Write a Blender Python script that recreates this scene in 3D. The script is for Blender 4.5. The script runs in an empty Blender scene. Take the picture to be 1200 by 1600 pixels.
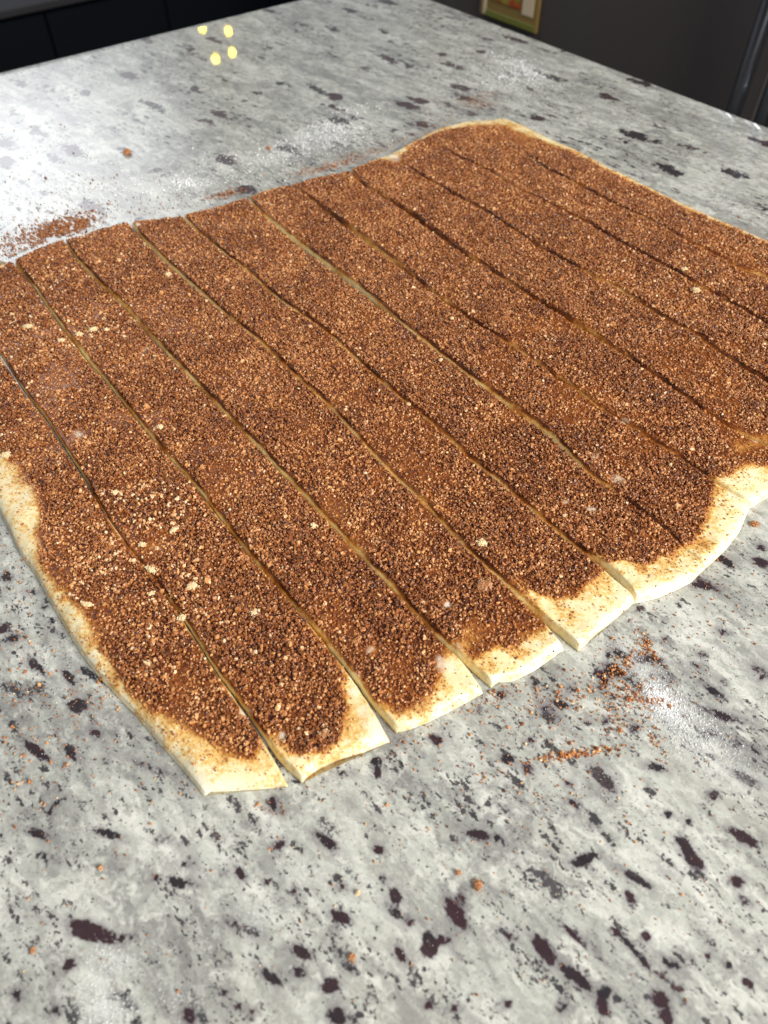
import bpy, math, random
import numpy as np
from mathutils import Vector, Matrix, Euler, noise as mnoise
random.seed(7); rng = np.random.default_rng(7)
S = bpy.context.scene; COL = S.collection
R = math.radians

# ---------------------------------------------------------------- camera
HC = 0.28            # camera height above the counter
ZC = 0.92            # counter height above the floor
PITCH = R(49.4); FPX = 1200.0
cd = bpy.data.cameras.new('camera'); cam = bpy.data.objects.new('camera', cd); COL.objects.link(cam)
cam.location = (0, 0, ZC + HC); cam.rotation_euler = (R(90) - PITCH, 0, 0)
cd.sensor_fit = 'VERTICAL'; cd.sensor_height = 36; cd.sensor_width = 27; cd.lens = 27
cd.clip_start = 0.01; cd.clip_end = 50
cd.dof.use_dof = True; cd.dof.focus_distance = 0.372; cd.dof.aperture_fstop = 11.5
S.camera = cam

# ---------------------------------------------------------------- room light (world fill, windows)
w = bpy.data.worlds.new('World'); S.world = w; w.use_nodes = True
bg = w.node_tree.nodes['Background']
bg.inputs[0].default_value = (0.90, 0.94, 1.0, 1); bg.inputs[1].default_value = 0.23
S.view_settings.view_transform = 'Standard'; S.view_settings.look = 'None'
S.view_settings.exposure = 0.17; S.view_settings.gamma = 1.0

def area(name, loc, target, sx, sy, power, col):
    l = bpy.data.lights.new(name, 'AREA'); l.shape = 'RECTANGLE'; l.size = sx; l.size_y = sy
    l.energy = power; l.color = col
    o = bpy.data.objects.new(name, l); COL.objects.link(o); o.location = loc
    d = Vector(target) - Vector(loc); o.rotation_euler = d.to_track_quat('-Z', 'Y').to_euler(); return o
def soft_edges(o, w):
    """sheer curtains: the window is brightest in the middle and fades to its frame"""
    l = o.data; l.use_nodes = True; t = l.node_tree; em = t.nodes['Emission']
    g = t.nodes.new('ShaderNodeNewGeometry'); sx = t.nodes.new('ShaderNodeSeparateXYZ'); t.links.new(g.outputs['Parametric'], sx.inputs[0])
    prod = None
    for k in (0, 1):
        a = t.nodes.new('ShaderNodeMath'); a.operation = 'SUBTRACT'; t.links.new(sx.outputs[k], a.inputs[0]); a.inputs[1].default_value = .5
        b = t.nodes.new('ShaderNodeMath'); b.operation = 'ABSOLUTE'; t.links.new(a.outputs[0], b.inputs[0])
        m = t.nodes.new('ShaderNodeMapRange'); m.interpolation_type = 'SMOOTHSTEP'; t.links.new(b.outputs[0], m.inputs[0])
        m.inputs[1].default_value = .5; m.inputs[2].default_value = w; m.inputs[3].default_value = 0; m.inputs[4].default_value = 1
        if prod is None: prod = m.outputs[0]
        else:
            q = t.nodes.new('ShaderNodeMath'); q.operation = 'MULTIPLY'; t.links.new(prod, q.inputs[0]); t.links.new(m.outputs[0], q.inputs[1]); prod = q.outputs[0]
    q = t.nodes.new('ShaderNodeMath'); q.operation = 'MULTIPLY'; t.links.new(prod, q.inputs[0]); q.inputs[1].default_value = 1.8
    t.links.new(q.outputs[0], em.inputs['Strength'])
area('window_light_right', (1.45, -0.75, ZC + 1.15), (0, 0.35, ZC), 1.05, 1.05, 74, (1.0, 0.96, 0.885))
soft_edges(area('window_light_back', (-1.45, 2.3, ZC + 1.15), (-0.2, 0.5, ZC + .1), 2.3, 1.5, 23, (0.93, 0.96, 1.0)), .12)  # edge fade added to the lamp so its reflection on the stone ends softly

# ---------------------------------------------------------------- helpers
def at(u, v, z=0.0):
    """point of the counter plane (raised by z) that the reference pixel looks at"""
    x = (u - 600) / FPX; y = (800 - v) / FPX
    d = (x, math.cos(PITCH) + y * math.sin(PITCH), -math.sin(PITCH) + y * math.cos(PITCH))
    k = (HC - z) / -d[2]
    return np.array([d[0] * k, d[1] * k])
def ray(u, v):
    x = (u - 600) / FPX; y = (800 - v) / FPX
    return Vector((x, math.cos(PITCH) + y * math.sin(PITCH), -math.sin(PITCH) + y * math.cos(PITCH)))
def project(P, z=0.006):
    X = P[:, 0]; Y = P[:, 1]; Z = z - HC
    f = Y * math.cos(PITCH) - Z * math.sin(PITCH); up = Y * math.sin(PITCH) + Z * math.cos(PITCH)
    return 600 + FPX * X / f, 800 - FPX * up / f

def tag(o, label=None, cat=None, group=None, kind=None):
    if label: o['label'] = label
    if cat: o['category'] = cat
    if group: o['group'] = group
    if kind: o['kind'] = kind
    return o
def link(name, mesh, mat=None, parent=None, loc=None):
    o = bpy.data.objects.new(name, mesh); COL.objects.link(o)
    if mat is not None and mesh is not None: mesh.materials.append(mat)
    if parent is not None: o.parent = parent
    if loc is not None: o.location = loc
    return o
def empty(name, loc, rz=0):
    o = bpy.data.objects.new(name, None); COL.objects.link(o); o.empty_display_size = 0.02
    o.location = loc; o.rotation_euler = (0, 0, rz); return o
def mesh_np(name, V, F, smooth=False):
    m = bpy.data.meshes.new(name); V = np.asarray(V, dtype=np.float32); F = np.asarray(F, dtype=np.int32)
    k = F.shape[1]
    m.vertices.add(len(V)); m.vertices.foreach_set('co', V.ravel())
    m.loops.add(F.size); m.loops.foreach_set('vertex_index', F.ravel())
    m.polygons.add(len(F)); m.polygons.foreach_set('loop_start', np.arange(0, F.size, k, dtype=np.int32))
    m.update(calc_edges=True); m.validate()
    m.polygons.foreach_set('use_smooth', np.full(len(m.polygons), smooth)); return m
def fattr(m, name, vals):
    a = m.attributes.new(name, 'FLOAT', 'POINT'); a.data.foreach_set('value', np.asarray(vals, dtype=np.float32))
class MB:
    def __init__(s): s.V = []; s.F = []
    def box(s, lo, hi, bev=0.0):
        n = len(s.V); lo = Vector(lo); hi = Vector(hi)
        if bev <= 0:
            for z in (lo.z, hi.z):
                for (x, y) in ((lo.x, lo.y), (hi.x, lo.y), (hi.x, hi.y), (lo.x, hi.y)): s.V.append((x, y, z))
            s.F += [tuple(n + i for i in f) for f in ((3, 2, 1, 0), (4, 5, 6, 7), (0, 1, 5, 4), (1, 2, 6, 5), (2, 3, 7, 6), (3, 0, 4, 7))]
        else:
            c = (lo + hi) / 2; h = (hi - lo) / 2; idx = {}
            for sx in (-1, 1):
                for sy in (-1, 1):
                    for sz in (-1, 1):
                        for ax in range(3):
                            p = [c.x + sx * (h.x - (bev if ax != 0 else 0)), c.y + sy * (h.y - (bev if ax != 1 else 0)), c.z + sz * (h.z - (bev if ax != 2 else 0))]
                            idx[(sx, sy, sz, ax)] = len(s.V); s.V.append(tuple(p))
            q = lambda *k: s.F.append(tuple(idx[i] for i in k))
            for d in (-1, 1):
                q(*[(d, a, b, 0) for a, b in ((-1, -1), (1, -1), (1, 1), (-1, 1))])
                q(*[(a, d, b, 1) for a, b in ((-1, -1), (1, -1), (1, 1), (-1, 1))])
                q(*[(a, b, d, 2) for a, b in ((-1, -1), (1, -1), (1, 1), (-1, 1))])
            for a in (-1, 1):
                for b in (-1, 1):
                    q((-1, a, b, 1), (1, a, b, 1), (1, a, b, 2), (-1, a, b, 2))
                    q((a, -1, b, 0), (a, 1, b, 0), (a, 1, b, 2), (a, -1, b, 2))
                    q((a, b, -1, 0), (a, b, 1, 0), (a, b, 1, 1), (a, b, -1, 1))
                    for c2 in (-1, 1): q((a, b, c2, 0), (a, b, c2, 1), (a, b, c2, 2))
    def tube(s, pts, r, n=12):
        base = len(s.V); pts = [Vector(p) for p in pts]
        for i, p in enumerate(pts):
            d = (pts[min(i + 1, len(pts) - 1)] - pts[max(i - 1, 0)]).normalized()
            a = d.orthogonal().normalized() if i == 0 else (a - d * a.dot(d)).normalized()
            b = d.cross(a); rr = r[i] if isinstance(r, (list, tuple)) else r
            for k in range(n):
                t = 2 * math.pi * k / n; s.V.append(tuple(p + (a * math.cos(t) + b * math.sin(t)) * rr))
        for i in range(len(pts) - 1):
            for k in range(n):
                k2 = (k + 1) % n; s.F.append((base + i * n + k, base + i * n + k2, base + (i + 1) * n + k2, base + (i + 1) * n + k))
        s.F.append(tuple(base + k for k in reversed(range(n)))); e = base + (len(pts) - 1) * n; s.F.append(tuple(e + k for k in range(n)))
    def build(s, name, mat, parent=None, smooth=False, xf=None):
        m = bpy.data.meshes.new(name); V = s.V if xf is None else [tuple(xf @ Vector(v)) for v in s.V]
        m.from_pydata(V, [], s.F); m.update()
        import bmesh
        bm = bmesh.new(); bm.from_mesh(m); bmesh.ops.recalc_face_normals(bm, faces=bm.faces); bm.to_mesh(m); bm.free()
        if smooth: m.polygons.foreach_set('use_smooth', [True] * len(m.polygons))
        return link(name, m, mat, parent)

# value noise in numpy (smooth, for outlines and coating)
def vnoise(X, Y, seed=0):
    xi = np.floor(X).astype(np.int64); yi = np.floor(Y).astype(np.int64); fx = X - xi; fy = Y - yi
    def hsh(a, b):
        n = (a * 374761393 + b * 668265263 + seed * 1442695041) & 0xffffffff
        n = ((n ^ (n >> 13)) * 1274126177) & 0xffffffff
        return ((n ^ (n >> 16)) & 0xffff) / 65535.0 * 2 - 1
    fx = fx * fx * (3 - 2 * fx); fy = fy * fy * (3 - 2 * fy)
    return (hsh(xi, yi) * (1 - fx) + hsh(xi + 1, yi) * fx) * (1 - fy) + (hsh(xi, yi + 1) * (1 - fx) + hsh(xi + 1, yi + 1) * fx) * fy
def fbm(X, Y, sc, seed=0, oct=3):
    r = 0; a = 1; t = 0
    for i in range(oct):
        r = r + a * vnoise(X / sc * 2 ** i + 17.3 * i, Y / sc * 2 ** i - 9.1 * i, seed + i); t += a; a *= .5
    return r / t
def smooth(a, b, x):
    t = np.clip((x - a) / (b - a), 0, 1); return t * t * (3 - 2 * t)

# ---------------------------------------------------------------- material helpers
class NT:
    def __init__(s, name):
        s.m = bpy.data.materials.new(name); s.m.use_nodes = True; s.t = s.m.node_tree; s.b = s.t.nodes['Principled BSDF']
    def n(s, typ, **kw):
        x = s.t.nodes.new(typ)
        ins = kw.pop('i', {})
        for k, v in kw.items(): setattr(x, k, v)
        for k, v in ins.items(): s.set(x.inputs[k], v)
        return x
    def set(s, sock, v):
        if isinstance(v, bpy.types.NodeSocket): s.t.links.new(v, sock)
        elif isinstance(v, (tuple, list)) and len(v) == 3 and sock.type == 'RGBA': sock.default_value = (*v, 1)
        else: sock.default_value = v
    def P(s, **kw):
        for k, v in kw.items(): s.set(s.b.inputs[k.replace('_', ' ')], v)
    def attr(s, name, typ='GEOMETRY', out='Fac'):
        return s.n('ShaderNodeAttribute', attribute_name=name, attribute_type=typ).outputs[out]
    def ramp(s, f, stops, interp='LINEAR'):
        r = s.n('ShaderNodeValToRGB', i={'Fac': f}); r.color_ramp.interpolation = interp; e = r.color_ramp.elements
        while len(e) < len(stops): e.new(0.5)
        for x, (p, c) in zip(e, stops): x.position = p; x.color = (*c, 1) if isinstance(c, (tuple, list)) else (c, c, c, 1)
        return r.outputs['Color']
    def mix(s, f, a, b, mode='MIX'):
        x = s.n('ShaderNodeMix', data_type='RGBA', blend_type=mode); s.set(x.inputs[0], f); s.set(x.inputs[6], a); s.set(x.inputs[7], b); return x.outputs[2]
    def math(s, op, a, b=0.0, c=0.0, clamp=False):
        x = s.n('ShaderNodeMath', operation=op, use_clamp=clamp); s.set(x.inputs[0], a); s.set(x.inputs[1], b); s.set(x.inputs[2], c); return x.outputs[0]
    def noise(s, vec, scale, detail=3, rough=.5, out='Fac', dist=0.0):
        return s.n('ShaderNodeTexNoise', i={'Vector': vec, 'Scale': scale, 'Detail': detail, 'Roughness': rough, 'Distortion': dist}).outputs[out]
    def mapr(s, f, a, b, c=0.0, d=1.0, smoothst=False):
        x = s.n('ShaderNodeMapRange', i={0: f, 1: a, 2: b, 3: c, 4: d})
        if smoothst: x.interpolation_type = 'SMOOTHSTEP'
        return x.outputs[0]
    def bump(s, h, dist, strength=1.0, normal=None):
        x = s.n('ShaderNodeBump', i={'Height': h, 'Distance': dist, 'Strength': strength})
        if normal is not None: s.set(x.inputs['Normal'], normal)
        return x.outputs[0]
def simple(name, col, rough=.5, metal=0.0, **kw):
    t = NT(name); t.P(Base_Color=col, Roughness=rough, Metallic=metal)
    for k, v in kw.items(): t.P(**{k: v})
    return t.m

# ---- granite
STREAK = R(-47)
def granite():
    t = NT('granite'); geo = t.n('ShaderNodeNewGeometry').outputs['Position']
    rot = t.n('ShaderNodeVectorRotate', rotation_type='Z_AXIS', i={'Vector': geo, 'Angle': -STREAK}).outputs[0]
    st = t.n('ShaderNodeVectorMath', operation='MULTIPLY', i={0: rot, 1: (0.42, 1.0, 1.0)}).outputs[0]
    def warp(v, freq, amp):
        cc = t.n('ShaderNodeVectorMath', operation='SUBTRACT', i={0: t.noise(geo, freq, 3, .6, 'Color'), 1: (.5, .5, .5)}).outputs[0]
        return t.n('ShaderNodeVectorMath', operation='ADD', i={0: v, 1: t.n('ShaderNodeVectorMath', operation='SCALE', i={0: cc, 'Scale': amp}).outputs[0]}).outputs[0]
    stw = warp(st, 90, .016); fine = t.noise(geo, 900, 3, .65); stf = warp(st, 380, .004)
    n1 = t.noise(stw, 46, 6, .66); n2 = t.noise(stw, 150, 5, .66); n3 = t.noise(stw, 17, 3, .55); n4 = t.noise(stf, 320, 4, .65)
    k = t.math('ADD', t.math('MULTIPLY', n1, .62), t.math('ADD', t.math('MULTIPLY', n2, .26), t.math('MULTIPLY', n4, .12)))
    c = t.ramp(k, [(.37, (.10, .10, .095)), (.44, (.22, .225, .21)), (.48, (.38, .395, .365)), (.52, (.52, .54, .495)), (.575, (.75, .76, .725))])
    c = t.mix(t.mapr(n3, .50, .68, 0, .40), c, t.mix(n2, (.36, .40, .33), (.56, .58, .52)))       # greenish feldspar zones
    c = t.mix(t.mapr(t.noise(stw, 34, 4, .6, dist=.3), .56, .70, 0, .55), c, (.42, .385, .33))        # warm beige touches
    # angular quartz and feldspar crystals of several sizes
    for sc, lo, hi, amt in ((95.0, .30, .72, .22), (210.0, .26, .74, .25), (480.0, .25, .80, .20)):
        vc = t.n('ShaderNodeTexVoronoi', i={'Vector': stf, 'Scale': sc}); q = t.n('ShaderNodeSeparateColor', i={0: vc.outputs['Color']}).outputs[0]
        c = t.mix(amt, c, t.ramp(q, [(0, (lo, lo * 1.01, lo * .99)), (1, (hi * .97, hi, hi * .96))]))
    # thin smoky veins along the grain of the stone
    vein = t.math('ABSOLUTE', t.math('SUBTRACT', t.noise(stw, 26, 4, .6), .5))
    c = t.mix(t.math('MULTIPLY', t.mapr(vein, .0, .028, .65, 0), t.mapr(t.noise(st, 20, 2, .5), .42, .62, 0, 1)), c, (.19, .185, .19))
    # translucent smoky quartz and violet-grey patches between the pale crystals
    c = t.mix(t.mapr(t.math('ADD', t.noise(stw, 95, 5, .68), t.mapr(n1, .3, .7, .10, -.10)), .50, .60, 0, .36), c, (.235, .228, .235))
    c = t.mix(t.mapr(t.noise(stf, 230, 4, .7), .54, .62, 0, .36), c, (.17, .155, .165))
    c = t.mix(t.mapr(t.noise(stw, 130, 5, .65, dist=.4), .54, .64, 0, .55), c, (.80, .80, .765))
    halo = t.attr('halo')
    c = t.mix(t.mapr(t.math('ADD', halo, t.mapr(n2, .3, .7, -.45, .45)), .45, 1.15, 0, .62), c, (.20, .185, .20))
    # black mica flakes, elongated, in clusters
    for sc, p0, amp, dens in ((150.0, .66, .46, 20), (260.0, .46, .58, 30), (450.0, .45, .62, 45), (850.0, .45, .62, 50)):
        vs = t.n('ShaderNodeTexVoronoi', i={'Vector': stf, 'Scale': sc}); rs = t.n('ShaderNodeSeparateColor', i={0: vs.outputs['Color']})
        clus = t.math('MULTIPLY', t.mapr(t.noise(stw, dens, 3, .6), .42, .60, 0, 1.0), t.mapr(t.noise(st, 14, 2, .5), .38, .58, .45, 1.0))
        size = t.math('MULTIPLY', t.mapr(rs.outputs[0], p0, 1.0, 0, amp), clus)
        d = t.math('ADD', vs.outputs['Distance'], t.mapr(fine, .3, .7, -.20, .20))
        c = t.mix(t.mapr(t.math('SUBTRACT', size, d), -.22, .04, 0, .42), c, (.17, .16, .17))
        c = t.mix(t.mapr(t.math('SUBTRACT', size, d), -.04, .07, 0, .9), c, t.mix(rs.outputs[2], (.018, .018, .022), (.05, .04, .05)))
    # burgundy garnets
    vg = t.n('ShaderNodeTexVoronoi', i={'Vector': stw, 'Scale': 62.0}); rg = t.n('ShaderNodeSeparateColor', i={0: vg.outputs['Color']})
    sizeg = t.mapr(rg.outputs[1], .45, 1.0, 0, .42)
    dg = t.math('ADD', vg.outputs['Distance'], t.math('ADD', t.mapr(t.noise(geo, 330, 4, .65), .25, .75, -.15, .15), t.attr('near')))
    c = t.mix(t.mapr(t.math('SUBTRACT', sizeg, dg), -.10, .03, 0, .5), c, (.16, .15, .16))
    c = t.mix(t.mapr(t.math('SUBTRACT', sizeg, dg), -.02, .05, 0, .93), c, t.mix(rg.outputs[2], (.045, .012, .018), (.014, .012, .016)))
    # the larger dark minerals, each where it lies
    fl = t.math('ADD', t.attr('fleck'), t.math('ADD', t.mapr(t.noise(geo, 520, 5, .7), .25, .75, -.38, .38), t.mapr(t.noise(stf, 190, 3, .6), .25, .75, -.50, .50)))
    fc = t.mix(t.attr('garnet'), (.009, .009, .012), (.034, .009, .014))
    fc = t.mix(t.mapr(n4, .54, .68, 0, .35), fc, (.08, .04, .05))
    c = t.mix(1.0, c, (.985, .98, .945), 'MULTIPLY')
    c = t.mix(t.mapr(fl, .0, .42, .60, 0), c, (.13, .11, .125))
    c = t.mix(t.mapr(fl, -.06, .12, .95, 0), c, fc)
    # flour film and cinnamon smears left on the stone
    dust = t.attr('dust'); sm = t.attr('smear')
    nd = t.math('ADD', t.mapr(n2, .3, .7, -.35, .35), t.mapr(fine, .3, .7, -.45, .45))
    dm = t.mapr(t.math('MULTIPLY', dust, t.math('ADD', .75, nd)), .08, 1.0, 0, .72)
    c = t.mix(dm, c, (.80, .81, .81))
    sm_ = t.mapr(t.math('MULTIPLY', sm, t.math('ADD', .7, nd)), .10, .9, 0, .62)
    c = t.mix(sm_, c, (.36, .17, .065))
    dirt = t.math('MAXIMUM', dm, sm_)
    bp = t.bump(t.noise(geo, 1700, 2, .5), .00005, .5)
    cb = t.bump(t.noise(geo, 420, 3, .6), .000010, .6)
    t.P(Base_Color=c, Roughness=.34, Coat_Weight=t.mapr(dirt, 0, .7, .9, .15), Coat_Roughness=.02, Normal=bp, Specular_IOR_Level=.30)
    t.set(t.b.inputs['Coat Normal'], cb)
    return t.m

# ---- dough
def dough():
    t = NT('dough'); geo = t.n('ShaderNodeNewGeometry').outputs['Position']
    cov = t.attr('coat'); but = t.attr('butter')
    nf = t.noise(geo, 700, 4, .65); nm = t.noise(geo, 160, 4, .6); nl = t.noise(geo, 45, 3, .5)
    cream = t.ramp(nl, [(.3, (.83, .67, .34)), (.5, (.885, .755, .435)), (.7, (.92, .83, .55))])
    cream = t.mix(t.mapr(t.noise(geo, 1800, 2, .6), .5, .8, 0, .35), cream, (.90, .83, .64))
    cream = t.mix(t.mapr(t.attr('rim'), 0, 1, 0, .65), cream, (.90, .86, .70))
    k = t.math('ADD', cov, t.math('ADD', t.mapr(nf, .2, .8, -.26, .26), t.mapr(nm, .2, .8, -.2, .2)))
    st = t.ramp(k, [(.06, (1, 1, 1)), (.20, (.93, .72, .42)), (.38, (.66, .36, .14)), (.60, (.32, .105, .028)), (.86, (.10, .024, .007))])
    c = t.mix(1.0, cream, st, 'MULTIPLY')
    bm = t.mapr(t.math('ADD', but, t.mapr(nm, .25, .75, -.4, .4)), .45, .95, 0, .85)
    c = t.mix(bm, c, (.90, .80, .64))
    h = t.math('ADD', t.math('MULTIPLY', nf, .3), nm)
    bp = t.bump(h, .0008, .7); bp = t.bump(nl, .004, .5, bp)
    t.P(Base_Color=c, Roughness=t.mapr(nm, .3, .7, .28, .5), Normal=bp, Specular_IOR_Level=.5)
    t.b.subsurface_method = 'RANDOM_WALK'
    t.P(Subsurface_Weight=.05, Subsurface_Scale=.003)
    t.set(t.b.inputs['Subsurface Radius'], (1.0, .7, .35))
    return t.m

def sugar(name, lo, mid, hi, rough=.32, itype='INSTANCER'):
    t = NT(name); tone = t.attr('tone', itype)
    geo = t.n('ShaderNodeNewGeometry').outputs['Position']
    nn = t.noise(geo, 1400, 2, .6)
    k = t.math('ADD', tone, t.mapr(nn, .3, .7, -.13, .13))
    c = t.ramp(k, [(.0, lo), (.45, mid), (.80, hi), (1.0, (.93, .76, .50))])
    t.P(Base_Color=c, Roughness=rough, Specular_IOR_Level=.62, Normal=t.bump(nn, .00025, .6))
    return t.m

M = {}
M['granite'] = granite(); M['dough'] = dough()
M['sugar'] = sugar('brown_sugar', (.09, .021, .006), (.38, .125, .033), (.78, .39, .145))
M['clump'] = sugar('pale_sugar_clump', (.62, .36, .15), (.88, .66, .36), (.95, .82, .56), .45, 'GEOMETRY')
M['crumb'] = sugar('amber_sugar_crumb', (.16, .05, .018), (.42, .17, .06), (.74, .42, .19), .4, 'GEOMETRY')
tf = NT('flour'); tf.P(Base_Color=(.86, .87, .88), Roughness=.6); M['flour'] = tf.m

# ---------------------------------------------------------------- countertop
C0 = at(594, -32); P1 = at(0, 112); P2 = at(1200, 197)
E1 = (P1 - C0) / np.linalg.norm(P1 - C0); E2 = (P2 - C0) / np.linalg.norm(P2 - C0)
def axis_steps(total, fine_lo, fine_hi, fine, coarse, rnd=.004):
    x = [0, .0006, .0014, .0026, rnd]
    while x[-1] < total:
        x.append(x[-1] + (fine if fine_lo < x[-1] < fine_hi else coarse))
    return np.array(x)
A = axis_steps(1.25, .12, .72, .0019, .008); B = axis_steps(1.35, .42, 1.02, .0019, .008)
gu, gv = np.meshgrid(A, B, indexing='ij')
XY = C0[None, None, :] + gu[..., None] * E1 + gv[..., None] * E2
rr = .004
def drop(t): return np.where(t < rr, rr - np.sqrt(np.maximum(rr * rr - (rr - t) ** 2, 0)), 0)
Z = -np.maximum(drop(gu), drop(gv))
V = np.concatenate([XY.reshape(-1, 2), Z.reshape(-1, 1)], 1)
nA, nB = len(A), len(B)
idx = np.arange(nA * nB).reshape(nA, nB)
F = np.stack([idx[:-1, :-1], idx[1:, :-1], idx[1:, 1:], idx[:-1, 1:]], -1).reshape(-1, 4)
# (u, v, length, width in photo px, angle on the photo in degrees downwards right, garnet 0..1)
FLECKS = [(12,1365,34,13,70,.3),(24,1410,26,14,75,.4),(60,1303,40,11,18,.3),(72,1338,26,9,12,0),(90,1253,18,6,-30,0),(77,1271,11,10,0,.3),
 (170,1303,46,12,14,.1),(145,1455,72,26,18,.9),(190,1463,60,8,2,.5),(108,1507,18,13,0,.7),(40,1558,40,15,25,.4),(80,1582,22,26,60,.3),
 (268,1310,22,9,40,.8),(280,1379,42,14,8,.2),(290,1350,24,9,0,.3),(244,1371,12,9,0,.9),(365,1443,26,12,25,.7),(390,1454,24,11,20,.1),
 (375,1365,18,10,50,.7),(349,1368,12,7,0,.1),(417,1378,11,8,0,.9),(459,1392,15,11,0,1),(533,1385,11,10,0,1),(530,1432,34,15,25,.7),
 (520,1452,10,9,0,1),(438,1319,20,13,-20,.9),(508,1314,40,14,35,.5),(425,1252,14,12,0,1),(430,1266,22,6,30,0),(472,1488,38,16,20,.6),
 (463,1519,20,12,15,.5),(422,1527,38,13,40,.3),(515,1540,20,26,80,.7),(530,1588,26,24,60,.4),(547,1513,18,8,40,0),(371,1572,16,10,20,.8),(395,1580,12,9,0,1),
 (349,1549,14,11,0,.5),(296,1588,24,20,60,.8),(592,1328,13,18,90,.8),(598,1372,8,7,0,0),(590,1212,10,8,0,.8),
 (536,1208,20,7,8,0),(588,1188,10,16,80,0),(590,1202,14,10,60,.3),
 (682,1156,16,10,20,.8),(791,1186,22,12,10,.2),(825,1201,16,10,30,1),(942,1217,42,18,52,.6),(1025,1199,26,12,10,.3),(1165,1216,38,12,30,.5),
 (1182,1173,16,8,40,0),(1116,1241,16,12,0,.7),(898,1255,22,10,25,.6),(892,1274,14,5,10,0),(887,1225,10,7,0,1),(926,1292,15,12,0,1),
 (748,1304,46,13,12,.6),(777,1312,10,10,0,.1),(913,1343,40,16,-15,.3),(1045,1273,14,8,10,0),(1075,1283,13,10,20,.1),(1160,1307,46,13,30,.7),
 (1078,1336,60,16,58,.5),(1085,1345,24,14,30,.9),(1152,1377,22,18,30,.8),(1165,1408,22,12,30,.5),(713,1427,50,22,60,.9),(722,1402,16,8,70,1),
 (640,1441,14,12,0,1),(618,1400,22,16,60,.7),(615,1425,30,12,40,.3),(625,1490,30,14,60,.8),(667,1485,22,22,60,.7),(668,1462,16,13,0,.1),
 (795,1463,26,9,30,.8),(690,1470,24,10,-10,1),(850,1483,52,18,52,.7),(895,1523,58,15,38,.4),(946,1549,20,17,0,0),(941,1573,24,13,60,.9),
 (906,1468,50,7,40,.9),(961,1456,14,11,20,1),(985,1478,34,6,45,.2),(1009,1507,14,8,35,.7),(1011,1463,15,13,0,1),(983,1402,20,12,60,1),
 (988,1370,46,8,30,.2),(1034,1562,38,20,55,.8),(1042,1590,30,16,60,.8),(1170,1536,15,13,20,1),(1106,1494,12,8,20,1),(1138,1507,9,7,0,0),
 (715,1576,20,10,0,1),(668,1573,10,9,0,1),(1045,1505,26,9,30,0),(790,1569,18,10,-20,.8),(880,1575,18,14,0,.1),
 (122,1102,18,26,80,.2),(146,1144,18,12,30,.9),(58,1175,38,12,35,.5),(107,1057,26,9,55,.3),(140,1052,42,7,30,0),(50,1037,20,12,40,.6),(62,1045,24,7,45,.1),
 (50,925,18,5,10,0),(69,948,10,7,0,0),(80,970,6,5,0,0),(5,982,14,12,0,.8),(18,998,22,9,-20,.2),(10,900,14,14,70,0),(215,1190,10,8,0,.9),(240,1200,40,8,25,.3),
 (272,1215,7,6,0,0),(108,1173,16,12,60,.1),(118,1183,18,9,30,.8),(250,1312,8,6,0,0),(180,1360,20,6,20,0),
 (1035,1057,26,8,15,.7),(960,1048,34,14,15,.3),(965,1019,22,8,20,.2),(945,1068,10,10,0,.3),(938,1055,18,12,30,.7),(1012,1030,32,12,5,.6),(1096,1022,12,9,10,1),
 (1088,1041,12,5,25,0),(1130,988,15,9,20,.7),(1095,1062,12,9,20,.8),(1130,1067,12,9,10,1),(1113,1080,26,8,30,.1),(1130,1120,40,12,20,.5),(1108,1112,26,6,25,0),
 (945,1127,9,8,0,.7),(917,1128,12,8,0,.1),(991,1137,14,12,20,.8),(875,1100,24,8,15,.2),(860,1113,34,11,35,.6),(895,1075,14,10,20,.8),(784,1086,14,12,0,.2),
 (750,1109,8,6,0,.8),(830,1156,9,8,10,.8),(837,1068,10,8,20,.7),(1134,876,26,9,25,.2),(1188,878,22,11,20,.6),(1100,915,38,13,12,.6),(1189,855,12,8,20,.8),
 (1113,1145,16,9,10,1),(1183,1045,18,7,30,.7),(1190,1060,12,8,0,.8),(952,1024,8,4,0,0),(1040,1000,8,5,20,.8),(1155,1160,12,7,20,0)]
fl = np.full(nA * nB, 3.0); gar = np.zeros(nA * nB); 
for (u, v, L, W, ang, g) in FLECKS:
    c = at(u, v); a = R(ang)
    q1 = at(u + L / 2 * math.cos(a), v + L / 2 * math.sin(a)) - c; q2 = at(u - W / 2 * math.sin(a), v + W / 2 * math.cos(a)) - c
    Mi = np.linalg.inv(np.stack([q1, q2], 1))
    d = V[:, :2] - c; e = d @ Mi.T
    rad = np.sqrt((e ** 2).sum(1)); sd = (rad - 1.08) * min(1.0, max(.45, W / 16))
    gar = np.where(sd < fl, g, gar); fl = np.minimum(fl, sd)
fl = np.where(fl > 2.9, 2.9, fl)
uu, vv = project(V[:, :2], 0.0)
near = np.where(((vv > 1150) | ((vv > 880) & ((uu < 250) | (uu > 700)))), .22, 0.0) * 1.0   # few random garnets where each one is listed
halo = np.clip(1 - fl / 1.6, 0, 1) * .9 + .15
dustv = np.zeros(len(V)); smearv = np.zeros(len(V))
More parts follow.
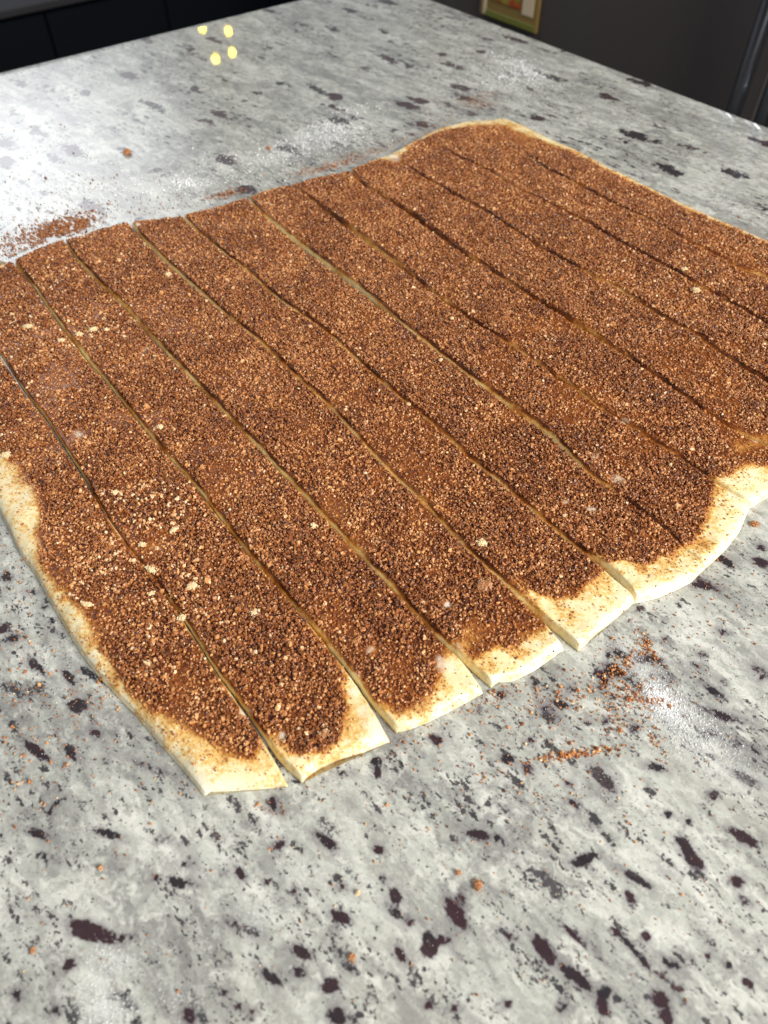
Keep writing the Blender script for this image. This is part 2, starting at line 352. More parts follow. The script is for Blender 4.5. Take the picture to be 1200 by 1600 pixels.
for tgt, spec in ((dustv, [(1034,1093,16,11,40,1.0),(1060,1115,42,22,30,.55),(1085,1150,60,26,25,.35),(1010,1055,34,14,40,.4),(985,1012,26,9,10,.3),(500,214,46,12,-8,.7),(440,245,70,9,-10,.4),(290,287,30,7,0,.6),(230,295,90,14,-5,.35),(130,345,70,16,-8,.35),
      (815,108,36,12,25,.6),(770,130,60,14,10,.3),(170,1575,30,22,-20,.45),(190,1500,26,16,0,.3),(400,1440,14,26,20,.3),(1140,1215,60,24,20,.35),(950,1200,150,40,0,.15),(40,385,50,10,-10,.5)]),
     (smearv, [(110,352,22,8,-18,1.0),(60,370,34,9,-14,.7),(250,328,40,4,-14,.4),(350,304,16,3,-14,.6),(505,262,40,4,-14,.75),(575,242,26,4,-20,.6),(660,212,50,5,-22,.6),(745,160,26,7,5,.6),(960,1060,30,10,-45,.25),(175,300,60,14,0,.18)])):
    for (u, v, su, sv, ang, amp) in spec:
        c = at(u, v); a = R(ang); q1 = at(u + su * math.cos(a), v + su * math.sin(a)) - c; q2 = at(u - sv * math.sin(a), v + sv * math.cos(a)) - c
        e = (V[:, :2] - c) @ np.linalg.inv(np.stack([q1, q2], 1)).T
        np.maximum(tgt, amp * np.exp(-.5 * (e ** 2).sum(1)), out=tgt)
V[:, 2] += ZC
# skirt below the polished top
edge = list(idx[:, 0][::-1]) + list(idx[0, 1:]); base = len(V)
sk = V[edge].copy(); sk[:, 2] = ZC - .032
sk[:, :2] += 0
Fs = np.array([(edge[i], base + i, base + i + 1, edge[i + 1]) for i in range(len(edge) - 1)])
V2 = np.concatenate([V, sk]); F2 = np.concatenate([F, Fs])
cm = mesh_np('countertop', V2, F2, True); pad = np.zeros(len(sk))
fattr(cm, 'fleck', np.concatenate([fl, pad + 2])); fattr(cm, 'garnet', np.concatenate([gar, pad])); fattr(cm, 'halo', np.concatenate([halo, pad])); fattr(cm, 'near', np.concatenate([near, pad])); fattr(cm, 'dust', np.concatenate([dustv, pad])); fattr(cm, 'smear', np.concatenate([smearv, pad]))
ct = link('countertop', cm, M['granite']); tag(ct, 'pale polished granite countertop speckled with black and burgundy minerals', kind='structure')

# ---------------------------------------------------------------- dough strips
T = 0.0052
CUTS = {
'A': ([(-150,350),(-70,457),(0,557),(23,593),(47,627),(67,650),(100,703),(133,753),(170,812),(200,853),(247,910),(277,957),(300,993),(333,1047),(367,1093),(397,1137),(413,1163),(430,1190)], (448,1229), (475,1221),
      [(0,1.3),(600,1.2),(800,1.5),(814,.25),(905,.25),(950,1.5),(1060,1.6),(1100,2.0),(1229,2.8)]),
'B': ([(17,407),(50,447),(70,477),(100,517),(133,560),(167,600),(200,640),(240,690),(277,730),(307,763),(343,810),(367,840),(393,873),(420,903),(470,960),(517,1017),(550,1060),(577,1100)], (607,1160), (623,1144),
      [(0,.8),(440,1.4),(800,1.6),(960,1.4),(1050,2.2),(1160,2.3)]),
'C': ([(98,374),(117,403),(130,417),(153,443),(187,473),(217,507),(257,550),(293,587),(333,627),(363,660),(400,697),(433,733),(467,767),(500,803),(533,837),(567,873),(590,897),(603,910),(643,957),(680,993),(727,1037)], (753,1084), (770,1073),
      [(0,1.9),(400,1.0),(450,1.8),(900,1.9),(1084,2.3)]),
'D': ([(199,347),(220,373),(250,403),(283,433),(323,467),(357,497),(400,530),(440,567),(477,603),(507,627),(547,670),(583,710),(620,747),(660,783),(700,830),(740,870),(777,903),(817,940),(850,970)], (879,1018), (906,1016),
      [(0,1.6),(420,2.0),(600,1.3),(860,1.4),(930,2.2),(1018,3.0)]),
'E': ([(282,336),(313,367),(350,397),(393,430),(417,453),(457,483),(493,507),(520,527),(560,565),(603,603),(640,633),(697,680),(733,717),(777,750),(817,787),(860,823),(900,857),(933,880),(963,905)], (990,943), (994,942),
      [(0,1.5),(420,1.5),(600,1.4),(850,1.8),(880,3.4),(915,3.6),(943,.4)]),
'F': ([(383,307),(407,333),(450,370),(483,397),(523,427),(563,457),(603,487),(633,510),(665,535),(700,563),(747,600),(787,630),(833,663),(877,700),(910,733),(933,750),(967,773),(997,797),(1040,828),(1060,848),(1085,870)], (1097,893), (1098,892),
      [(0,.9),(345,1.6),(390,3.4),(470,3.7),(505,1.6),(590,2.2),(650,3.2),(700,3.0),(745,1.2),(830,.5),(848,.45),(893,.45)]),
'G': ([(450,289),(483,310),(517,340),(550,363),(590,393),(627,420),(665,450),(725,495),(765,520),(800,540),(865,587),(900,609),(933,637),(975,660),(1007,682),(1050,707),(1100,745),(1120,757),(1150,775)], (1171,794), (1173,793),
      [(0,.3),(305,1.2),(350,3.2),(410,3.0),(440,1.5),(600,1.8),(640,1.5),(745,1.6),(794,1.0)]),
'H': ([(543,265),(567,290),(600,310),(640,337),(667,357),(705,385),(733,403),(775,430),(825,465),(870,490),(900,508),(938,533),(970,555),(1007,578),(1040,600),(1100,645),(1150,673),(1200,698)], (1262,735), (1263,734),
      [(0,.5),(300,1.4),(340,3.0),(375,3.0),(400,1.8),(495,2.6),(540,2.8),(565,1.6),(700,1.4)]),
'I': ([(602,243),(650,270),(687,293),(723,313),(767,337),(807,363),(847,390),(890,413),(933,437),(967,453),(1013,483),(1050,508),(1088,525),(1125,553),(1163,578),(1198,600)], (1322,680), (1323,679),
      [(0,.15),(262,.2),(280,1.7),(330,1.4),(400,1.3),(500,2.4),(600,2.2)]),
'J': ([(655,214),(683,227),(723,250),(767,270),(800,293),(853,317),(890,337),(933,360),(975,385),(1013,403),(1050,423),(1075,440),(1118,460),(1150,480),(1198,508)], (1372,620), (1373,619),
      [(0,.15),(232,.3),(250,1.5),(275,1.7),(290,.3),(312,.2),(330,1.5),(480,2.0)]),
'K': ([(766,187),(800,222),(847,263),(883,280),(913,295),(950,315),(995,335),(1040,358),(1075,380),(1113,395),(1150,418),(1195,433)], (1412,560), (1413,559),
      [(0,.12),(255,.2),(270,1.3),(320,1.4),(362,.4),(375,1.2),(433,2.0)]),
}
def poly_w(pts, z): return np.array([at(u, v, z) for u, v in pts])
def cut_edges(key):
    pts, lb, rb, gaps = CUTS[key]
    W = poly_w(pts, T)
    seg = np.gradient(W, axis=0); seg /= np.linalg.norm(seg, axis=1)[:, None]
    nrm = np.stack([-seg[:, 1], seg[:, 0]], 1)           # towards the next strip (right)
    gpx = np.interp([p[1] for p in pts], [g[0] for g in gaps], [g[1] for g in gaps]) * 4.3
    gv_ = np.array([np.linalg.norm(at(p[0] + g, p[1], T) - at(p[0], p[1], T)) for p, g in zip(pts, gpx)]) * .79
    gv_ = np.where(gpx > 2.4, gv_ + .0005, gv_)
    right = W + nrm * gv_[:, None]
    return np.vstack([W, at(lb[0], lb[1], .0006)]), np.vstack([right, at(rb[0], rb[1], .0006)])
edgesL = {}; edgesR = {}
for k in CUTS: edgesL[k], edgesR[k] = cut_edges(k)
# outer edges
outer_left = np.vstack([poly_w([(-175,470),(-140,560),(-95,650),(-45,725),(0,798),(17,831),(33,866),(57,897),(80,940),(110,992),(140,1037),(175,1077),(210,1112),(250,1160),(290,1205)], .001), at(321, 1243, .0005)])
outer_right = np.vstack([poly_w([(788,187),(812,196),(850,214),(900,236),(960,268),(1030,302),(1100,336),(1200,379)], T * .6), at(1440, 500, .0005)])
def resample(P, n, dens=None):
    d = np.r_[0, np.cumsum(np.linalg.norm(np.diff(P, axis=0), axis=1))]; d /= d[-1]
    t = np.linspace(0, 1, n) if dens is None else dens
    # smooth (catmull-like) by cubic through moving average of linear interpolation
    fine = np.linspace(0, 1, 1200); Q = np.stack([np.interp(fine, d, P[:, k]) for k in (0, 1)], 1)
    k = 15; pad = np.vstack([2 * Q[0] - Q[k:0:-1], Q, 2 * Q[-1] - Q[-2:-k - 2:-1]])
    ker = np.ones(2 * k + 1) / (2 * k + 1)
    Qs = np.stack([np.convolve(pad[:, j], ker, 'valid') for j in (0, 1)], 1)
    return np.stack([np.interp(t, fine, Qs[:, j]) for j in (0, 1)], 1)
BACK = {0: [(-160,440),(-150,420)],1:[(-140,470),(-60,432),(0,413),(13,407)],2:[(19,405),(55,390),(80,378),(96,373)],3:[(109,377),(118,370),(150,358),(180,350),(197,347)],4:[(203,348),(240,341),(280,335)],
        5:[(286,336),(310,328),(345,320),(381,306)],6:[(386,306),(420,294),(449,288)],7:[(452,288),(500,276),(542,264)],8:[(545,264),(580,250),(601,242)],9:[(604,242),(630,228),(653,213)],
        10:[(657,212),(690,198),(730,188),(763,185)],11:[(767,185),(778,184),(787,187)]}
NEAR = {0:[(321,1243),(330,1237),(360,1236),(400,1234),(447,1229)],1:[(475,1221),(484,1212),(500,1202),(530,1188),(570,1176),(607,1160)],2:[(623,1144),(640,1140),(670,1128),(700,1113),(735,1094),(753,1084)],
        3:[(770,1073),(780,1066),(800,1065),(835,1048),(860,1030),(879,1018)],4:[(906,1016),(915,1008),(935,988),(965,965),(990,943)],5:[(994,942),(1025,935),(1055,923),(1080,910),(1097,893)],
        6:[(1098,892),(1112,880),(1135,858),(1155,832),(1171,794)],7:[(1173,793),(1185,786),(1200,777),(1225,765),(1262,735)]}
SN = 330
base = np.linspace(0, 1, SN); sden = base - .12 * np.sin(2 * np.pi * base) / (2 * np.pi) * 2.0
sden = np.sort(np.clip(np.r_[sden[1:-1], 0, 1, .0012, .0028, .005, .0075, .9925, .995, .9972, .9984, .9991, .9995, .9998], 0, 1))
TN = 22
tden = .5 - .5 * np.cos(np.pi * np.linspace(0, 1, TN)); tden = .55 * tden + .45 * np.linspace(0, 1, TN)
tden = np.sort(np.r_[tden, .008, .02, .98, .992])
def waves(X, Y): return .0007 * fbm(X, Y, .045, 3, 2) + .0004 * fbm(X, Y, .014, 9, 2)

# coated region (reference pixels on the dough's top)
COAT = [(-220,480),(-120,600),(-40,660),(4,692),(33,735),(67,787),(62,835),(66,877),(86,905),(127,947),(147,990),(177,1040),(213,1087),(247,1117),(283,1129),(327,1153),(367,1180),(397,1187),
 (412,1158),(420,1147),(463,1173),(503,1170),(528,1147),(545,1110),(540,1075),(532,1040),(550,1047),(583,1093),(623,1113),(663,1087),(686,1058),(705,1020),
 (690,985),(703,1007),(740,1030),(783,1018),(830,995),(857,978),(810,912),(867,937),(897,930),(923,905),(937,888),(927,858),(950,873),(1000,877),(1040,864),(1060,848),
 (1085,830),(1104,808),(1115,785),(1112,757),(1114,745),(1150,735),(1200,722),(1270,690),(1400,600),(1500,480),
 (1200,383),(1100,340),(1030,306),(960,273),(900,243),(850,221),(822,209),(790,198),(745,197),(700,205),(660,219),(622,246),(590,252),(543,268),(450,292),(386,310),(330,326),(282,340),(200,351),(150,361),(112,376),(93,380),(55,393),(20,410),(0,424),(-60,436),(-150,465)]
COATW = poly_w(COAT, T)
def sdist(P, poly):
    """signed distance, positive inside"""
    best = np.full(len(P), 1e9); inside = np.zeros(len(P), bool); n = len(poly)
    for i in range(n):
        a = poly[i]; b = poly[(i + 1) % n]; ab = b - a; ap = P - a
        h = np.clip((ap @ ab) / (ab @ ab), 0, 1); best = np.minimum(best, np.linalg.norm(ap - h[:, None] * ab, axis=1))
        cr = ((a[1] > P[:, 1]) != (b[1] > P[:, 1])) & (P[:, 0] < (b[0] - a[0]) * (P[:, 1] - a[1]) / (b[1] - a[1] + 1e-12) + a[0])
        inside ^= cr
    return np.where(inside, best, -best)
# thin or bare spots with butter showing: (u, v, radius px, bareness, butter)
BARE = [(382,1113,13,1,1),(440,1150,13,.9,.9),(590,1132,24,1,1),(553,1080,14,.9,.9),(568,1110,18,.9,.8),(700,1040,26,.9,.8),(725,1060,22,.6,.5),(555,1055,9,.8,.9),(580,1015,10,.6,.8),
 (700,945,12,.7,.9),(720,1008,22,.6,.6),(735,985,24,.5,.2),(125,680,13,.7,.9),(150,690,30,.35,.1),(232,545,14,.6,.9),(205,520,20,.4,.3),(60,525,22,.4,.3),(120,600,45,.25,.1),(235,700,35,.2,.1),
 (560,850,38,.45,.05),(530,800,25,.4,.0),(885,785,13,.7,.9),(925,795,12,.6,.9),(860,800,40,.45,.2),(930,715,12,.6,.8),(965,750,16,.6,.9),(975,658,14,.5,.8),(200,355,18,.4,.8),(215,352,10,.7,1),
 (165,352,16,.4,.7),(615,247,18,.8,.9),(640,255,20,.4,.4),(760,200,30,.5,.3),(820,215,30,.5,.4),(870,225,22,.6,.2),(530,895,20,.2,0),(235,860,20,.4,.1),(350,1060,12,.6,.4),(335,1040,10,.6,.2),
 (315,1005,8,.5,.2),(60,790,26,.5,0),(880,600,30,.2,.0),(1180,690,18,.6,.3),(1160,700,20,.5,.2),(1000,840,26,.25,.0),(945,990,14,.4,.3),(225,850,16,-.1,0)]
def coating(P):
    x, y = P[:, 0], P[:, 1]
    sd = sdist(P, COATW) + .0018 + .0032 * fbm(x, y, .012, 21, 3)
    # brushed streaks on the bare ends
    c = smooth(-.0026, .0050, sd)
    thin = .5 + .5 * fbm(x, y, .020, 31, 3)
    tail = np.exp(np.minimum(sd, 0) / .0095) * (.40 + .5 * np.clip(fbm(x * .85 + y * .5, y * .85 - x * .5, .006, 41, 3), -1, 1))
    bare = np.zeros(len(P)); but = np.zeros(len(P))
    for (u, v, r, b, bt) in BARE:
        cc = at(u, v, T); rw = max(np.linalg.norm(at(u + r, v, T) - cc), .0015); ry = max(rw, .35 * np.linalg.norm(at(u, v + r, T) - cc))
        d = np.linalg.norm(P - cc, axis=1) / ry; g = np.exp(-(d ** 2) * 1.1)
        bare = np.maximum(bare, g * b); but = np.maximum(but, g * bt)
    dens = np.maximum(c * (.36 + 1.0 * smooth(.25, .75, thin)), tail * (1 - c) * .36)
    dens = dens * np.clip(1 - bare * 1.05, 0, 1) ** 1.4
    stain = np.clip(np.maximum(c, np.clip(tail, 0, 1) * .60) * (1 - bare * .60) * (.70 + .40 * smooth(.25, .75, thin)), 0, 1)
    return np.clip(dens, 0, 1.3), stain, but

GRP_PTS = []          # (strip index, points, size, tone)
def strip_mesh(i, Le, Re):
    L = resample(Le, 0, sden); Rr = resample(Re, 0, sden)
    n = len(sden); m = len(tden)
    def endcurve(pts, a, b, z):
        W = np.array([at(u, v, z) for u, v in pts]); W[0] = a; W[-1] = b
        return resample(W, 0, tden)
    back = BACK.get(i); nearp = NEAR.get(i)
    Cb = endcurve(back, L[0], Rr[0], T) if back else L[0] + tden[:, None] * (Rr[0] - L[0])
    Cn = endcurve(nearp, L[-1], Rr[-1], .0006) if nearp else L[-1] + tden[:, None] * (Rr[-1] - L[-1])
    s = sden[:, None, None]; t = tden[None, :, None]
    Pm = (1 - t) * L[:, None] + t * Rr[:, None] + (1 - s) * Cb[None] + s * Cn[None] \
        - ((1 - s) * (1 - t) * L[0] + (1 - s) * t * Rr[0] + s * (1 - t) * L[-1] + s * t * Rr[-1])
    # ragged cut edges
    jag = .00022 * fbm(Pm[..., 0], Pm[..., 1], .0022, 50 + i, 2)
    side = np.exp(-np.minimum(tden, 1 - tden) / .02)[None, :]
    dirn = (Rr - L); dirn /= np.linalg.norm(dirn, axis=1)[:, None]
    Pm = Pm + dirn[:, None] * (jag * side)[..., None]
    X, Y = Pm[..., 0], Pm[..., 1]
    # distance from the two ends, along the strip
    ds = np.linalg.norm(np.diff(Pm, axis=0), axis=2); cum = np.vstack([np.zeros((1, m)), np.cumsum(ds, axis=0)])
    db = cum; dn = cum[-1][None] - cum
    rn = .0056 if i != 0 else .0075
    rnd = lambda d, r, lo: lo + (1 - lo) * np.clip(1 - (1 - np.clip(d / r, 0, 1)) ** 2.4, 0, 1) ** (1 / 2.4)
    H = (T + waves(X, Y)) * rnd(dn, rn, .05) * rnd(db, .0035, .45)
    width = np.linalg.norm(Rr - L, axis=1)[:, None]
    dl = tden[None, :] * width; dr = (1 - tden)[None, :] * width
    H = H * (rnd(dl, .0010, .80) if i != 0 else rnd(dl, .0085, .14)) * (rnd(dr, .0010, .80) if i != 11 else rnd(dr, .005, .3))
    H = H + (.0006 * np.exp(-dn / .010) + .0003) * fbm(X, Y, .009, 70, 3) * rnd(dn, rn, .3)
    rim = np.clip(np.exp(-dn / .0035) + (np.exp(-dl / .003) if i == 0 else 0) + .8 * np.exp(-db / .003), 0, 1)
    top = np.stack([X, Y, H], -1)
    # side walls: three rings each side
    def wall(col, sgn, fr):
        P = top[:, col].copy(); P[:, 2] *= fr
        P[:, :2] += dirn * sgn * (.00035 * math.sin(fr * math.pi) + (.0010 if sgn < 0 and i > 0 else .0003) * (1 - fr)) ; return P
    cols = [wall(0, -1, 0.03), wall(0, -1, .35), wall(0, -1, .72)] + [top[:, j] for j in range(m)] + [wall(-1, 1, .72), wall(-1, 1, .35), wall(-1, 1, .03)]
    G = np.stack(cols, 1); nn, mm = G.shape[:2]
    Vv = G.reshape(-1, 3); id_ = np.arange(nn * mm).reshape(nn, mm)
    Ff = np.stack([id_[:-1, :-1], id_[1:, :-1], id_[1:, 1:], id_[:-1, 1:]], -1).reshape(-1, 4)
    under = np.stack([id_[:-1, 0], id_[:-1, -1], id_[1:, -1], id_[1:, 0]], -1)
    caps = []
    for row in (id_[0], id_[-1]):
        # fold the end wall down to the counter
        for j in range(mm // 2 - 0):
            a, b, c_, d_ = row[j], row[j + 1], row[mm - 2 - j], row[mm - 1 - j]
            if len({a, b, c_, d_}) == 4: caps.append((a, b, c_, d_))
    Ff = np.concatenate([Ff, under, np.array(caps)])
    P2 = Vv[:, :2]; dens, stain, but = coating(P2)
    sidev = np.zeros((nn, mm)); sidev[:, :3] = 1; sidev[:, -3:] = 1; sidev = sidev.ravel()
    edge_r = np.zeros((nn, mm)); edge_r[:, 3:-3] = np.exp(-dr / .0007) + .6 * np.exp(-dl / .0006)
    stain = stain * (1 - .92 * np.clip(edge_r.ravel() * (.5 + 1.2 * fbm(P2[:, 0], P2[:, 1], .010, 95 + i, 2)), 0, 1))
    wall_stain_shade = np.clip((.08 if i < 7 else .55) + .60 * fbm(P2[:, 0], P2[:, 1], .014, 88, 3) + .30 * (Vv[:, 2] / T - .5), 0, .95) * stain  # cinnamon on the cut walls, deepened on the right-hand strips as painted-in shade
    stain = np.where(sidev > 0, wall_stain_shade, stain)
    Vv = Vv.copy(); Vv[:, 2] += ZC + .0002
    org = Vector((float(X[n // 2, m // 2]), float(Y[n // 2, m // 2]), ZC))
    Vv -= np.array(org)
    me = mesh_np('dough', Vv, Ff, True)
    fattr(me, 'coat', stain); fattr(me, 'butter', np.where(sidev > 0, 0, but)); 
    rr_ = np.zeros((nn, mm)); rr_[:, 3:-3] = rim; fattr(me, 'rim', rr_.ravel())
    # sample the top for grains
    tri = []
    ti = np.arange(n * m).reshape(n, m)
    tA = np.stack([ti[:-1, :-1], ti[1:, :-1], ti[1:, 1:]], -1).reshape(-1, 3); tB = np.stack([ti[:-1, :-1], ti[1:, 1:], ti[:-1, 1:]], -1).reshape(-1, 3)
    tri = np.concatenate([tA, tB]); TP = top.reshape(-1, 3)
    a, b, c_ = TP[tri[:, 0]], TP[tri[:, 1]], TP[tri[:, 2]]
    ar = .5 * np.abs((b[:, 0] - a[:, 0]) * (c_[:, 1] - a[:, 1]) - (b[:, 1] - a[:, 1]) * (c_[:, 0] - a[:, 0]))
    N = int(ar.sum() * 1e6 * 2.3)
    pick = rng.choice(len(tri), N, p=ar / ar.sum()); u = rng.random((N, 2)); fl_ = u.sum(1) > 1; u[fl_] = 1 - u[fl_]
    pts = a[pick] + u[:, :1] * (b - a)[pick] + u[:, 1:] * (c_ - a)[pick]
    uu, vv = project(pts[:, :2])
    keep = (uu > -40) & (uu < 1240) & (vv < 1400); pts = pts[keep]
    dens, stn, but = coating(pts[:, :2])
    # fewer grains hang over the cut edges
    polyL, polyR = L[::6], Rr[::6]
    def dpoly(Q, W):
        best = np.full(len(Q), 1.0)
        for a_, b2 in zip(W[:-1], W[1:]):
            ab = b2 - a_; ap = Q - a_; h_ = np.clip((ap @ ab) / (ab @ ab), 0, 1); best = np.minimum(best, np.linalg.norm(ap - h_[:, None] * ab, axis=1))
        return best
    de = np.minimum(dpoly(pts[:, :2], polyL) if i > 0 else 1.0, dpoly(pts[:, :2], polyR) if i < 11 else 1.0)
    thr = .00038 + .0007 * np.clip(fbm(pts[:, 0], pts[:, 1], .009, 200 + i, 2) + .25, 0, 1)
    keep = (rng.random(len(pts)) < dens) & ((de > thr) | (rng.random(len(pts)) < .10)); pts = pts[keep]; dens = dens[keep]
    return me, org, pts, dens

# ---- geometry-nodes instancer for grains
def grain_group(name, mat, variants=5, sub=2):
    g = bpy.data.node_groups.new(name, 'GeometryNodeTree')
    g.interface.new_socket('Geometry', in_out='INPUT', socket_type='NodeSocketGeometry'); g.interface.new_socket('Geometry', in_out='OUTPUT', socket_type='NodeSocketGeometry')
    N = g.nodes.new; Lk = g.links.new
    gi = N('NodeGroupInput'); go = N('NodeGroupOutput')
    join = N('GeometryNodeGeometryToInstance')
    for k in range(variants):
        ic = N('GeometryNodeMeshIcoSphere'); ic.inputs['Radius'].default_value = .5; ic.inputs['Subdivisions'].default_value = sub
        pos = N('GeometryNodeInputPosition'); nz = N('ShaderNodeTexNoise'); nz.noise_dimensions = '4D'; nz.inputs['Scale'].default_value = 1.9; nz.inputs['W'].default_value = 7.7 * k; nz.inputs['Detail'].default_value = 1
        Lk(pos.outputs[0], nz.inputs['Vector'])
        sub_ = N('ShaderNodeVectorMath'); sub_.operation = 'SUBTRACT'; sub_.inputs[1].default_value = (.5, .5, .5); Lk(nz.outputs['Color'], sub_.inputs[0])
        sc = N('ShaderNodeVectorMath'); sc.operation = 'SCALE'; sc.inputs['Scale'].default_value = .95; Lk(sub_.outputs[0], sc.inputs[0])
        # square the ball off towards a crystal
        snap = N('ShaderNodeVectorMath'); snap.operation = 'SCALE'; snap.inputs['Scale'].default_value = 1.35; Lk(pos.outputs[0], snap.inputs[0])
        cl1 = N('ShaderNodeVectorMath'); cl1.operation = 'MINIMUM'; cl1.inputs[1].default_value = (.43, .47, .40); Lk(snap.outputs[0], cl1.inputs[0])
        cl2 = N('ShaderNodeVectorMath'); cl2.operation = 'MAXIMUM'; cl2.inputs[1].default_value = (-.45, -.41, -.42); Lk(cl1.outputs[0], cl2.inputs[0])
        ad = N('ShaderNodeVectorMath'); ad.operation = 'ADD'; Lk(cl2.outputs[0], ad.inputs[0]); Lk(sc.outputs[0], ad.inputs[1])
        sp = N('GeometryNodeSetPosition'); Lk(ic.outputs['Mesh'], sp.inputs['Geometry']); Lk(ad.outputs[0], sp.inputs['Position'])
        ss = N('GeometryNodeSetShadeSmooth'); ss.inputs['Shade Smooth'].default_value = False; Lk(sp.outputs[0], ss.inputs[0])
        sm = N('GeometryNodeSetMaterial'); sm.inputs['Material'].default_value = mat; Lk(ss.outputs[0], sm.inputs['Geometry'])
        Lk(sm.outputs[0], join.inputs[0])
    def na(nm, typ):
        a = N('GeometryNodeInputNamedAttribute'); a.data_type = typ; a.inputs['Name'].default_value = nm; return a.outputs['Attribute']
    iop = N('GeometryNodeInstanceOnPoints'); Lk(gi.outputs[0], iop.inputs['Points']); Lk(join.outputs[0], iop.inputs['Instance'])
    iop.inputs['Pick Instance'].default_value = True; Lk(na('variant', 'INT'), iop.inputs['Instance Index'])
    Lk(na('turn', 'FLOAT_VECTOR'), iop.inputs['Rotation']); Lk(na('size', 'FLOAT_VECTOR'), iop.inputs['Scale'])
    Lk(iop.outputs[0], go.inputs[0]); return g
GG_SUGAR = grain_group('sugar_grains', M['sugar']); GG_FLOUR = grain_group('flour_grains', M['flour'], 3, 1)
def grains(name, P, dia, tone, group, mat, parent=None, org=(0, 0, 0)):
    n = len(P); me = bpy.data.meshes.new(name); me.vertices.add(n)
    me.vertices.foreach_set('co', (np.asarray(P) - np.array(org)).astype(np.float32).ravel())
    fattr(me, 'tone', tone)
    a = me.attributes.new('variant', 'INT', 'POINT'); a.data.foreach_set('value', rng.integers(0, 5, n).astype(np.int32))
    a = me.attributes.new('turn', 'FLOAT_VECTOR', 'POINT'); a.data.foreach_set('vector', (rng.random((n, 3)) * 6.283).astype(np.float32).ravel())
    sz = dia[:, None] * (1 + .22 * rng.standard_normal((n, 3)).clip(-1.5, 1.8))
    a = me.attributes.new('size', 'FLOAT_VECTOR', 'POINT'); a.data.foreach_set('vector', sz.astype(np.float32).ravel())
    me.materials.append(mat)
    o = link(name, me, None, parent); md = o.modifiers.new('grains', 'NODES'); md.node_group = group
    if parent is None: o.location = org
    return o
SL = ['leftmost dough strip with a wide bare cream outer edge and pointed near end',
 'second dough strip from the left with heavy cinnamon sugar and pale clumps',
 'third dough strip from the left with a glossy buttered near corner',
 'fourth dough strip from the left with a bare patch of butter and cream near end',
 'fifth dough strip from the left with one round pale clump near its end',
 'sixth dough strip from the left ending in a plump bare yellow rim',
 'seventh dough strip from the left, right of the widest gap, joined to its left neighbour',
 'eighth dough strip from the left whose bare near end meets the right frame edge',
 'ninth dough strip from the left running out of frame on the right',
 'tenth dough strip from the left, sugar covered, between two dark cut lines at the right',
 'eleventh dough strip from the left starting at the raised cream back corner',
 'rightmost dough strip sugared up to its outer edge beside bare granite']
order = ['A','B','C','D','E','F','G','H','I','J','K']
total = 0
for i in range(12):
    Le = outer_left if i == 0 else edgesR[order[i - 1]]
    Re = edgesL[order[i]] if i < 11 else outer_right
    if i == 1: Le = Le
    me, org, pts, dens = strip_mesh(i, Le, Re)
    root = empty('dough_strip', org)
    tag(root, SL[i], 'dough strip', 'dough strips cut side by side on the granite')
    link('dough', me, M['dough'], root)
    n = len(pts); total += n
    dia = .00069 * np.exp(.33 * rng.standard_normal(n)).clip(.45, 2.0) * (.62 + .38 * smooth(.05, .5, dens))
    heap = fbm(pts[:, 0], pts[:, 1], .007, 61, 2)
    big = rng.random(n) < .010; dia[big] *= rng.uniform(1.3, 1.9, big.sum())
    P = pts.copy(); P[:, 2] += ZC + .0002 + .0001 + rng.random(n) ** 1.5 * .0010 * np.clip(dens, 0, 1) + .0003 * np.clip(heap, 0, 1) * np.clip(dens, 0, 1)
    tone = np.clip(.34 + .19 * rng.standard_normal(n) + .25 * (1 - np.clip(dens, 0, 1)) + .12 * fbm(pts[:, 0], pts[:, 1], .012, 77, 2), 0, .78)
    # paler crystals run in loose drifts
    drift = smooth(.1, .7, fbm(pts[:, 0], pts[:, 1], .016, 91, 3))
    pale = rng.random(n) < (.012 + .07 * drift); tone[pale] = rng.uniform(.62, 1.0, pale.sum()); tone[big] = np.maximum(tone[big], rng.uniform(.45, .9, big.sum()))
    for (cu, cv, cr, cp) in ((60,515,55,.10),(150,520,40,.08),(215,800,70,.14),(300,830,60,.12),(170,860,60,.08),(290,930,60,.10),(130,930,50,.08),(230,1030,60,.05),(100,430,40,.06),(210,1100,60,.03),(1090,450,30,.05),(25,620,50,.07),(340,1000,60,.04),(930,420,30,.03)):
        cc = at(cu, cv, T); d_ = np.linalg.norm(pts[:, :2] - cc, axis=1) / (np.linalg.norm(at(cu + cr, cv, T) - cc))
        hit = rng.random(n) < cp * .55 * np.exp(-d_ ** 2) * (.2 + 1.6 * (fbm(pts[:, 0], pts[:, 1], .006, 130, 2) > .12)); dia[hit] = .00095 * rng.uniform(.7, 1.7, hit.sum()); tone[hit] = rng.uniform(.72, 1.0, hit.sum())
    g = grains('cinnamon_sugar', P, dia, tone, GG_SUGAR, M['sugar'], root, org); tag(g, kind='stuff')
print('grains', total)

